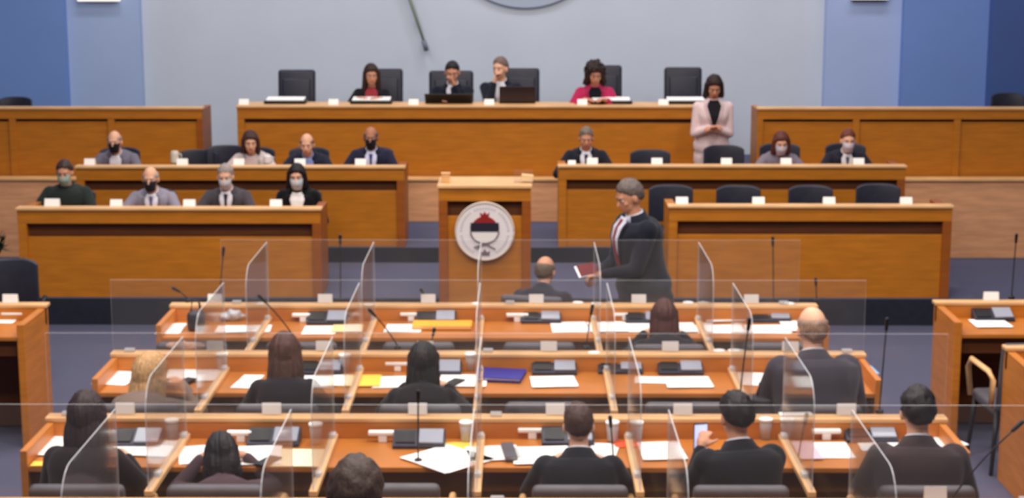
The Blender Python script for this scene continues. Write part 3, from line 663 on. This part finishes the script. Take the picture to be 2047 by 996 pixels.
# held things
WRl, Mr = c5[1], c5[2]
p = Mr @ (WRl[0] + Vector((.03, .09, .03)))
t = empty('phone', p, R(14), 'phone with lit pale screen held by the man at the nearest bench', 'phone')
BOX('case', M_BLACK, t, -.037, .037, -.002, .007, -.075, .075, bevel=.003); BOX('display', emis('phone_glow', (190, 205, 250), .9), t, -.033, .033, -.0035, -.0022, -.068, .068)
p = w1[2] @ (w1[1][0] * .5 + w1[1][1] * .5 + Vector((.0, .1, .03)))
t = empty('red_booklet', p, R(112), 'dark red booklet in the hands of the standing man', 'booklet')
t.rotation_euler = (R(38), R(-8), R(18)); t.scale = (.75, .75, .75); Mx = Matrix.Identity(4); BOX('cover', mat('red_cover', (104, 24, 30), .6), t, -.08, .09, -.06, .08, .0065, .011, M=Mx, bevel=.002); BOX('pages', M_PAPER, t, -.1, .085, -.065, .075, .0005, .006, M=Mx)

# ------------------------------------------------------------------ hall chairs (placed to suit the sitters)
seatn = {1: [None] * 6, 2: [None] * 6, 3: [None] * 6}
occ = {(1, 4): 'under the auburn haired woman', (2, 0): 'under the blond woman', (2, 1): 'under the brown haired woman', (2, 2): 'under the black haired woman', (2, 5): 'under the balding heavy man',
       (3, 0): 'under the dark haired woman at left', (3, 1): 'under the bending woman', (3, 3): 'under the man in black suit', (3, 4): 'under the man with phone', (3, 5): 'under the man in brown suit'}
ppl = {(1, 4): 1328, (2, 0): 300, (2, 1): 568, (2, 2): 845, (2, 5): 1624, (3, 0): 172, (3, 1): 442, (3, 3): 1157, (3, 4): 1472, (3, 5): 1836}
for k in (1, 2, 3):
    Y = rows[k][0]
    for i in range(6):
        x = seatx[k][i]; yy = Y - .88
        if (k, i) in occ:
            x = ay(ppl[(k, i)], 800, Y - .95).x; yy = Y - (.93 if k != 3 else .9)
            lb = 'grey leather hall armchair ' + occ[(k, i)] + ', ' + BN[k]
        else: lb = 'empty grey leather armchair at %s place from left, %s' % (ORD[i], BN[k])
        yy = max(yy, rows[k + 1][0] + .32)
        chair('hall', (x, yy, 0), 0, lb, 'grey armchairs along the benches')
q = ay(710, 940, 6.0); chair('hall', (q.x, 5.95, 0), 0, 'grey leather armchair under the man cut by the bottom edge', 'grey armchairs along the benches')
q = ay(1090, 540, 11.9); chair('hall', (q.x - .03, 11.88, 0), R(-14), 'grey leather armchair under the seated man before the stage', 'grey armchairs along the benches')
q = az(1990, 780, .6); chair('hall', (3.17, 10.5, 0), R(4), 'black armchair with wooden arm at the farther right side desk', 'grey armchairs along the benches')
q = ay(26, 540, 12.4); t = chair('low', (q.x, 12.2, 0), R(190), 'dark rounded chair behind the left side desk', 'chairs behind the side desks', (1.05, 1, 1.14))
for px, py, lb in ((25, 196, 'left'), (2020, 188, 'right')):
    q = ay(px, py, 18.9); chair('low', (q.x, 18.8, Z3), pi, 'dark rounded chair behind the far %s side desk' % lb, 'chairs behind the side desks', (.9, 1, (q.z - Z3) / .85))
# leafy plant at the left edge
q = ay(-14, 470, 15.6); t = empty('potted_plant', (q.x, 15.6, 0 if q.x < XL else Z1), 0, 'dark green potted plant cut by the left edge of the picture', 'plant')
bz = t.location.z; bm = bmesh.new(); tube(bm, [(0, 0, 0), (0, 0, .02), (0, 0, .3), (0, 0, .32)], [.1, .11, .15, .15], 20); mk('pot', bm, mat('brown_pot', (90, 60, 46), .6), t)
bm = bmesh.new(); tube(bm, [(0, 0, .3), (0, 0, .7)], .015); mk('stem', bm, mat('stem_green', (60, 70, 44), .7), t)
bm = bmesh.new(); hz_ = q.z - bz; rnd = random.Random(3)
for k in range(70):
    a = rnd.uniform(0, 2 * pi); el = rnd.uniform(-.3, 1.3); L = rnd.uniform(.08, .17); b = Vector((rnd.uniform(-.05, .05), rnd.uniform(-.05, .05), hz_ - .1 + rnd.uniform(-.1, .06)))
    d = Vector((cos(a) * cos(el), sin(a) * cos(el), sin(el))); s_ = d.cross(Vector((0, 0, 1))).normalized() * .022
    v = [bm.verts.new(p_) for p_ in (b, b + d * L * .5 + s_, b + d * L, b + d * L * .5 - s_)]; bm.faces.new(v)
mk('leaves', bm, mat('leaf_green', (30, 52, 36), .6, .2), t)

# ------------------------------------------------------------------ small things on the desks
def tent(label):
    t = empty('name_card', (0, 0, 0), 0, label, 'name card')
    for s, n in ((-1, 'front_face'), (1, 'rear_face')):
        Mx = Matrix.Rotation(s * R(-20), 4, 'X'); bm = bmesh.new(); box(bm, -.052, .052, -.0015, .0015, -.062, 0, M=Matrix.Translation((0, 0, .06)) @ Mx); mk(n, bm, M_WHITE, t)
    return t
tp = None
def card(x, y, z, label, group, rz=0, sc=None):
    global tp
    if tp is None: tp = tent(label); tp.location = (x, y, z); tp['group'] = group; return tp
    return dup(tp, (x, y, z), rz, label, group, sc)
for px, lb in ((488, 'at the left end'), (667, 'left of the long haired woman'), (827, 'left of the man covering his face'), (978, 'between the two men'), (1164, 'in front of the magenta woman'), (1326, 'before the empty right chair')):
    card(ay(px, 212, 17.84).x, 17.84, 1.585, 'white name card on the presiding desk ' + lb, 'name cards on the presiding desk')
for px, lb in ((180, 'left of the bald man'), (365, 'before the empty chair'), (478, 'before the brown haired woman'), (600, 'before the blue shirted man'), (721, 'before the man in navy suit')):
    card(ay(px, 330, 16.18).x, 16.18, 1.17, 'white name card on the left middle desk ' + lb, 'name cards on the left middle desk')
for px, lb in ((1143, 'at its left end'), (1184, 'before the suited man'), (1313, 'before the empty chair'), (1452, 'in front of the standing woman'), (1571, 'before the woman with brown bob'), (1716, 'before the man with white mask')):
    card(ay(px, 330, 16.18).x, 16.18, 1.18, 'white name card on the right middle desk ' + lb, 'name cards on the right middle desk', 0, (.7 if px == 1143 else 1, 1, .6 if px == 1143 else 1))
for px, lb in ((105, 'before the man in green'), (233, 'left of the grey suited man'), (379, 'between the two suited men'), (552, 'beside the black haired woman')):
    card(ay(px, 412, 14.53).x, 14.53, 1.03, 'white name card on the left lower desk ' + lb, 'name cards on the left lower desk', 0, (1.25, 1, 1.1) if px == 105 else None)
for px, lb in ((1363, 'nearest the walking man'), (1516, 'second from the left'), (1657, 'third from the left'), (1811, 'at its right end')):
    card(ay(px, 404, 14.53).x, 14.53, 1.055, 'white name card on the right lower desk ' + lb, 'name cards on the right lower desk')
for k, lst in ((1, (430, 650, 856, 1072, 1277, 1502)), (2, (430, 648, 850, 1097, 1340, 1580)), (3, (250, 543, 835, 1110, 1365, 1692)), (4, (1870,))):
    for i, px in enumerate(lst):
        Y = rows[k][0]; o = card(ay(px, {1: 603, 2: 698, 3: 825, 4: 994}[k], Y).x, Y - (-.005), ZL, 'white name card, %s from the left on the ledge of the %s' % (ORD[i], BN[k]) if k < 4 else 'white name card on the ledge of the bench at the bottom edge', 'name cards on the bench ledges', 0, (.95, .6, 1))
card(ay(20, 598, 11.37).x, 11.38, ZL, 'white name card on the ledge of the left side desk', 'name cards on the side desks', 0, (1, .6, 1))
card(ay(1980, 598, 11.5).x, 11.49, ZL, 'white name card on the ledge of the farther right side desk', 'name cards on the side desks', 0, (1, .6, 1))

# low consoles with a white sheet, and two laptops on the presiding desk
for px, lb in ((570, 'at the left end'), (742, 'before the long haired woman'), (1222, 'before the magenta woman'), (1372, 'before the empty right chair')):
    t = empty('desk_console', (ay(px, 205, 17.95).x, 18.0, 1.585), 0, 'low black console with white top on the presiding desk ' + lb, 'console', 'consoles on the presiding desk')
    padded('base', M_BLACK, t, -.22, .22, -.1, .12, 0, .035, .012); Mx = Matrix.Translation((0, 0, .037)) @ Matrix.Rotation(R(-6), 4, 'X')
    BOX('white_top', M_WHITE, t, -.2, .2, -.08, .1, 0.004, .02, M=Matrix.Translation((0, 0, .034)) @ Matrix.Rotation(R(5), 4, 'X'), bevel=.004)
for px, a, hh, wd, lb in ((897, 50, .15, .25, 'low black laptop before the man covering his face'), (1034, 12, .17, .19, 'upright dark laptop before the leaning man')):
    t = empty('laptop', (ay(px, 205, 17.95).x, 17.98, 1.585), 0, lb, 'laptop')
    BOX('keyboard_base', M_BLACK, t, -wd, wd, 0, .2, 0, .02, bevel=.004)
    BOX('lid', mat('lid_dark', (46, 34, 36), .35) if a < 20 else M_BLACK, t, -wd, wd, -.012, 0, 0, hh, M=Matrix.Translation((0, 0, .02)) @ Matrix.Rotation(R(a), 4, 'X') , bevel=.004)

# per-seat equipment on the benches
def console(label):
    t = empty('voting_console', (0, 0, 0), 0, label, 'voting console')
    bm = bmesh.new(); pts = [(-.06, 0), (.07, 0), (.07, .07), (-.06, .02)]
    rings(bm, [[Vector((x, u, z)) for u, z in pts] for x in (-.135, .135)]); mk('housing', bm, M_DEV, t, bevel=.004)
    Mx = Matrix.Translation((0, .005, .048)) @ Matrix.Rotation(math.atan2(.05, .13), 4, 'X')
    sc_ = BOX('screen', M_SCREEN, t, .0, .125, -.06, .055, 0, .012, M=Mx, bevel=.003)
    BOX('speaker_grille', M_BLACK, t, -.12, -.02, -.05, .045, .0, .005, M=Mx); return t
def socket(label):
    t = empty('flip_box', (0, 0, 0), 0, label, 'desk box')  # plain white desk box with a lid on a small foot, gives no light
    padded('lid', M_WHITE, t, -.075, .075, -.012, .028, .035, .058, .006); BOX('foot', M_WHITE, t, -.022, .022, -.01, .02, 0, .036, bevel=.004); return t
def glass(label):
    t = empty('water_glass', (0, 0, 0), 0, label, 'glass')
    bm = bmesh.new(); n = 20; pr = [(0, .0), (.027, 0), (.033, .1), (.030, .1), (.025, .008), (0, .008)]
    rs = [[Vector((max(r, .0005) * cos(2 * pi * k / n), max(r, .0005) * sin(2 * pi * k / n), z)) for k in range(n)] for r, z in pr]; rings(bm, rs); mk('tumbler', bm, M_GLASS, t, True)
    bm = bmesh.new(); tube(bm, [(0, 0, .101), (0, 0, .112)], .037, 20); mk('paper_lid', bm, M_WHITE, t, bevel=.002); return t
PR = {}
def put(kind, f, px, py, z, label, group, rz=0):
    q = az(px, py, z)
    if kind not in PR: PR[kind] = f(label); PR[kind].location = q; PR[kind]['group'] = group; return
    dup(PR[kind], q, rz, label, group)
def place_of(k, px, py):
    x = az(px, py, ZT).x; e = rows[k][3]; i = sum(1 for d in e if d < x); return ORD[i]
EQ = {3: (((482, 884), (765, 884), (1064, 878), (1355, 868), (1652, 880)), ((272, 890), (548, 888), (838, 892), (1135, 886), (1740, 880)), ((345, 880), (632, 888), (932, 884), (1224, 884), (1272, 884), (1530, 878), (1572, 878))),
      2: (((393, 738), (668, 740), (795, 742), (1058, 742), (1298, 740), (1543, 738)), ((640, 746), (878, 748), (1108, 746), (1360, 746), (1590, 742)), ((445, 742), (690, 744), (941, 742), (1187, 740), (1437, 736), (1466, 736))),
      1: (((440, 640), (606, 644), (822, 642), (1034, 644), (1250, 642), (1445, 640)), ((655, 646), (872, 646), (1082, 644), (1290, 644), (1540, 642)), ((523, 638), (738, 640), (953, 638), (1155, 636), (1192, 638), (1375, 636), (1577, 638)))}
for k, (A, B, D) in EQ.items():
    for n, (lst, kind, f, nm, g) in enumerate(((A, 'sock', socket, 'white flip-up desk box', 'white desk boxes'), (B, 'cons', console, 'dark voting console with grey screen', 'voting consoles'), (D, 'glass', glass, 'water glass under a white paper lid', 'covered water glasses'))):
        seen = {}
        for px, py in lst:
            w_ = place_of(k, px, py); seen[w_] = seen.get(w_, 0) + 1; ex = ', the right one' if seen[w_] == 2 else ''
            if n != 0: ex2 = ''
            put(kind, f, px, py, ZT, '%s at %s place from left on %s%s' % (nm, w_, BN[k], ex), g + ' on the ' + BN[k])
for k in range(2):
    put('cons', console, (40, 1985)[k], (636, 640)[k], ZT, 'dark voting console on the ' + ('left side desk', 'farther right side desk')[k], 'voting consoles on the side desks')
put('sock', socket, 1945, 634, ZT, 'white flip-up desk box on the farther right side desk', 'white desk boxes on the side desks')
put('cons', console, 1240, 744, ZT, 'dark grey box beside the glass right of the blue folder', 'voting consoles on the middle bench')
put('sock', socket, 25, 640, ZT, 'white flip-up desk box on the left side desk', 'white desk boxes on the side desks')

# gooseneck microphones
def mic(bx, by, bz, tx, ty, label, dy=-.05):
    q = az(bx, by, bz); e = ay(tx, ty, q.y + dy) - q
    t = empty('gooseneck_microphone', q, 0, label, 'microphone', 'gooseneck microphones on the benches')
    bm = bmesh.new(); tube(bm, [(0, 0, 0), (0, 0, .018), (0, 0, .022)], [.022, .02, .01], 16); mk('base', bm, M_BLACK, t)
    pts = [Vector((0, 0, .02)).lerp(e, s_) + Vector((0, 0, 1)) * .05 * e.length * sin(pi * s_) for s_ in [i / 8 for i in range(9)]]
    bm = bmesh.new(); tube(bm, pts, .0042, 8); mk('gooseneck', bm, M_BLACK, t, True)
    d = (pts[-1] - pts[-2]).normalized(); bm = bmesh.new(); limb(bm, e - d * .01, e + d * .045, .009, .011, 10); mk('capsule', bm, M_BLACK, t, True)
for a in ((1546, 602, ZL, 1545, 488, 'tall gooseneck microphone at the right of the farthest bench'), (1632, 604, ZL, 1631, 568, 'short gooseneck microphone at the right end of the farthest bench'), (376, 604, ZL, 356, 582, 'short bent microphone at the left end of the farthest bench'),
          (440, 600, ZL, 446, 508, 'upright gooseneck microphone at the left of the farthest bench'), (850, 602, ZL, 845, 585, 'low microphone left of the lectern on the farthest bench'),
          (1758, 826, ZL, 1772, 655, 'tall gooseneck microphone by the aisle at the right of nearest bench'), (1476, 826, ZL, 1496, 655, 'tall gooseneck microphone left of the heavy man'), (600, 698, ZL, 528, 602, 'bent gooseneck microphone above the brown haired woman'), (795, 698, ZL, 748, 630, 'bent gooseneck microphone left of the black haired woman'),
          (1172, 698, ZL, 1182, 625, 'gooseneck microphone in the centre of the middle bench'), (862, 698, ZL, 866, 668, 'short microphone behind the black haired woman'),
          (1595, 925, ZT, 1609, 845, 'gooseneck microphone between the man with phone and brown suit'), (1226, 925, ZT, 1221, 850, 'gooseneck microphone right of the man in black suit'), (836, 925, ZT, 836, 800, 'upright gooseneck microphone before the nearest console'),
          (1948, 998, ZT, 2028, 858, 'long slanting microphone near the bottom right corner'), (2022, 598, ZL, 2031, 482, 'gooseneck microphone on the farther right side desk'), (681, 602, ZL, 680, 484, 'thin gooseneck microphone left of the lectern')):
    if a[1] == 998:
        q = az(a[0], a[1], ZT)
        # its stand: a small side table top is out of frame, so it stands on the bench below
        mic(1880, 1035, ZT, 2028, 858, a[5], 0.0)
    else: mic(*a)

# papers and folders on the benches
def sheet(kind, px, py, wd, dp, rz, label, m=None, z=ZT, th=.004, lvl=0, pages=1):
    dp *= 1.5 if ZT == z and dp < .22 else 1.3; wd *= 1.2; q = az(px, py, z); q.z += .001 + lvl * .006
    if z == ZT: q.y += .015
    t = empty(kind, q, R(rz), label, {'paper': 'paper', 'folder': 'folder', 'booklet': 'booklet'}[kind]); m = m or M_PAPER
    Y = 0
    BOX('sheet' if kind == 'paper' else 'cover', m, t, -wd / 2, wd / 2, -dp / 2, dp / 2, 0, th * .5)
    if kind == 'paper': BOX('sheet', m, t, -wd / 2 + .004, wd / 2 + .003, -dp / 2 - .003, dp / 2 - .004, th * .55, th, M=Matrix.Rotation(R(3), 4, 'Z'))
    else: BOX('pages', M_PAPER, t, -wd / 2 + .006, wd / 2 - .006, -dp / 2 + .004, dp / 2 - .004, th * .51, th * .9); BOX('cover', m, t, -wd / 2, wd / 2, -dp / 2, dp / 2, th * .91, th * 1.1)
    return t
f1, f2, f3 = BN[1], BN[2], BN[3]
L = [('paper', 341, 659, .13, .2, 0, 'white paper at the left end of the ' + f1), ('paper', 486, 661, .3, .13, 2, 'white paper just left of the first divider on the ' + f1), ('paper', 638, 662, .18, .16, 0, 'white paper in the second place of the ' + f1),
     ('paper', 694, 660, .17, .14, 0, 'pale orange paper in the second place of the ' + f1, mat('peach_paper', (250, 210, 150), .8)), ('paper', 806, 658, .2, .15, -3, 'white paper left of the orange folder on the ' + f1), ('folder', 884, 656, .33, .12, 0, 'orange folder on the ' + f1, M_ORANGE),
     ('paper', 1138, 656, .2, .2, 2, 'white paper in the fourth place of the ' + f1), ('paper', 1213, 657, .2, .22, 4, 'white papers left of the auburn haired woman'), ('paper', 1268, 656, .2, .22, -5, 'white papers touching the auburn haired woman at her left'),
     ('paper', 1372, 658, .1, .18, 0, 'narrow white paper right of the auburn haired woman'), ('paper', 1440, 660, .26, .16, 0, 'white paper at the near edge of the last place, ' + f1), ('paper', 1446, 640, .22, .12, 6, 'white papers by the back board of the last place, ' + f1), ('paper', 1534, 660, .24, .16, -2, 'white paper in front of the last console, ' + f1), ('paper', 1582, 655, .1, .2, 0, 'white paper at the right end of the ' + f1),
     ('paper', 236, 758, .17, .24, -12, 'white paper at the left end of the ' + f2), ('paper', 387, 753, .27, .2, 4, 'large white paper right of the blond woman'), ('paper', 494, 765, .1, .2, -8, 'white paper left of the brown haired woman'), ('paper', 655, 765, .24, .16, 3, 'white paper right of the brown haired woman'),
     ('paper', 697, 764, .1, .17, 0, 'pale yellow paper before the second divider, ' + f2, mat('pale_yellow', (250, 218, 130), .8)), ('paper', 737, 765, .11, .17, 0, 'yellow paper just after the second divider, ' + f2, M_YEL), ('paper', 786, 766, .2, .17, 2, 'white paper left of the black haired woman'), ('paper', 925, 765, .23, .18, -3, 'white paper right of the black haired woman'),
     ('folder', 1003, 757, .22, .16, -9, 'dark blue folder on the ' + f2, M_BLUE), ('paper', 1106, 767, .22, .16, 3, 'white paper in front of the console, fourth place of ' + f2), ('paper', 1304, 762, .17, .1, -5, 'small white paper, left one at fifth place of ' + f2), ('paper', 1376, 768, .22, .16, 0, 'white paper, right one at fifth place of ' + f2),
     ('paper', 1500, 760, .13, .2, -10, 'white paper right of the fifth divider of ' + f2), ('paper', 1580, 763, .22, .14, 4, 'lilac tinted paper left of the heavy man', mat('lilac_paper', (226, 200, 214), .8)), ('paper', 1730, 742, .1, .13, 0, 'pale blue card at the right end of the ' + f2, mat('pale_blue', (150, 190, 225), .7)),
     ('paper', 103, 896, .11, .25, -5, 'long white paper at the left end of the ' + f3), ('paper', 86, 930, .1, .05, 0, 'yellow paper at the left end of the ' + f3, M_YEL), ('paper', 288, 900, .27, .18, -10, 'white paper right of the dark coated woman'), ('paper', 385, 912, .12, .2, 12, 'white paper left of the bending woman'),
     ('paper', 512, 915, .2, .24, 4, 'white paper right of the bending woman'), ('paper', 598, 918, .25, .22, -3, 'cream paper left of the second divider of ' + f3, mat('cream_paper', (250, 236, 200), .8)), ('paper', 893, 922, .27, .27, 43, 'white paper laid diagonally in front of the console'), ('paper', 917, 900, .15, .15, 0, 'yellow note partly under white paper, nearest bench', M_YEL),
     ('paper', 985, 911, .22, .16, 6, 'white paper crossing the centre divider of ' + f3), ('booklet', 1018, 912, .05, .17, 6, 'narrow grey booklet by the centre divider', M_GREYL), ('paper', 1082, 915, .24, .22, 2, 'white paper left of the man in black suit'), ('paper', 1205, 905, .12, .18, -12, 'white paper right of the man in black suit'),
     ('paper', 1322, 906, .18, .2, 2, 'white paper left of the man with phone'), ('paper', 1653, 903, .2, .18, -2, 'white paper in the last place of the ' + f3), ('paper', 1612, 905, .09, .2, 0, 'lilac paper beside the white one, last place of ' + f3, mat('lilac_paper', (226, 200, 214), .8)), ('paper', 1762, 896, .18, .09, 0, 'small white paper before the console of the man in brown'),
     ('paper', 1885, 885, .12, .16, 20, 'crumpled white paper at the right end of the ' + f3), ('paper', 10, 640, .13, .17, 0, 'white paper on the left side desk'), ('paper', 1980, 650, .2, .15, 0, 'white paper on the farther right side desk')]
for a in L:
    sheet(a[0], a[1], a[2], a[3], a[4], a[5], a[6], a[7] if len(a) > 7 else None, th=.02 if a[0] != 'paper' else .004, lvl=L.index(a) % 2 if a[0] == 'paper' else 1)
sheet('paper', 1590, 829, .14, .05, 0, 'white paper lying on the ledge behind the man with phone', z=ZL)
for px, py, c, lb in ((370, 768, (30, 30, 40), 'dark phone lying on the white paper by the blond woman'), (908, 770, (40, 40, 46), 'dark phone right of the black haired woman'), (536, 928, (40, 40, 46), 'dark phone right of the bending woman')):
    q = az(px, py, ZT); t = empty('phone', q + Vector((0, 0, .012)), R(-25), lb, 'phone'); BOX('case', mat('phone_case', c, .3), t, -.036, .036, -.075, .075, 0, .009, bevel=.003); BOX('display', M_BLACK, t, -.032, .032, -.07, .07, .0092, .0105)
# cups and carafes on the left middle desk
for px, cc, hh, lb in ((350, (206, 200, 184), .12, 'cream thermos jug between the cards of the left middle desk'), (535, (225, 215, 215), .08, 'white cup right of the brown haired woman'), (845, (225, 215, 215), 0, '')):
    if not hh: continue
    t = empty('jug' if hh > .1 else 'cup', (ay(px, 330, 16.3).x, 16.3, 1.17), 0, lb, 'jug' if hh > .1 else 'cup')
    bm = bmesh.new(); tube(bm, [(0, 0, 0), (0, 0, hh * .1), (0, 0, hh * .8), (0, 0, hh)], [.035, .042, .04, .032], 20); mk('vessel', bm, mat('ceramic', cc, .3), t, bevel=.003)
    bm = bmesh.new(); tube(bm, [(.038, 0, hh * .8), (.062, 0, hh * .7), (.062, 0, hh * .35), (.038, 0, hh * .25)], .006, 8); mk('handle', bm, mat('ceramic', cc, .3), t, True)

# loose objects
q = az(465, 640, ZT); bm = bmesh.new(); ellip(bm, (0, 0, .035), (.1, .06, .04), seg=32, rings=20)
for v in bm.verts: v.co += v.co.normalized() * .03 * noise.noise(v.co * 22); v.co.z = max(v.co.z, 0)
t = mk('plastic_bag', bm, mat('crumpled_grey', (200, 202, 210), .4, .2, 20), None); t.location = q; tag(t, 'crumpled pale plastic bag by the back board of the farthest bench, left', 'bag')
q = az(372, 698, ZL); bm = bmesh.new(); ellip(bm, (0, 0, .02), (.12, .035, .025), seg=32, rings=16)
for v in bm.verts: v.co += v.co.normalized() * .02 * noise.noise(v.co * 25); v.co.z = max(v.co.z, 0)
t = mk('folded_scarf', bm, mat('beige_cloth', (208, 170, 150), .9, .15, 30), None); t.location = q; tag(t, 'crumpled beige cloth lying on the ledge of the middle bench, left', 'cloth')
def bag(px, py, z, Y, wd, hh, label):
    q = ay(px, py, Y); t = empty('black_bag', (q.x, Y, z), 0, label, 'bag'); padded('body', M_LEATH, t, -wd, wd, -.06, .06, 0, hh, .03)
    bm = bmesh.new(); tube(bm, [(-wd * .6, 0, hh - .01), (-wd * .4, 0, hh + .07), (wd * .4, 0, hh + .07), (wd * .6, 0, hh - .01)], .008, 8); mk('strap', bm, M_BLACK, t, True)
bag(1530, 780, .45, 9.2, .08, .36, 'black bag standing on the chair left of the balding heavy man')
bag(392, 640, ZT + .001, az(392, 660, ZT).y, .055, .13, 'small dark bag on the farthest bench right of its leftmost paper')
sheet('paper', 1247, 890, .1, .08, 10, 'orange red napkin between the two glasses of the nearest bench', mat('red_napkin', (226, 90, 50), .8))
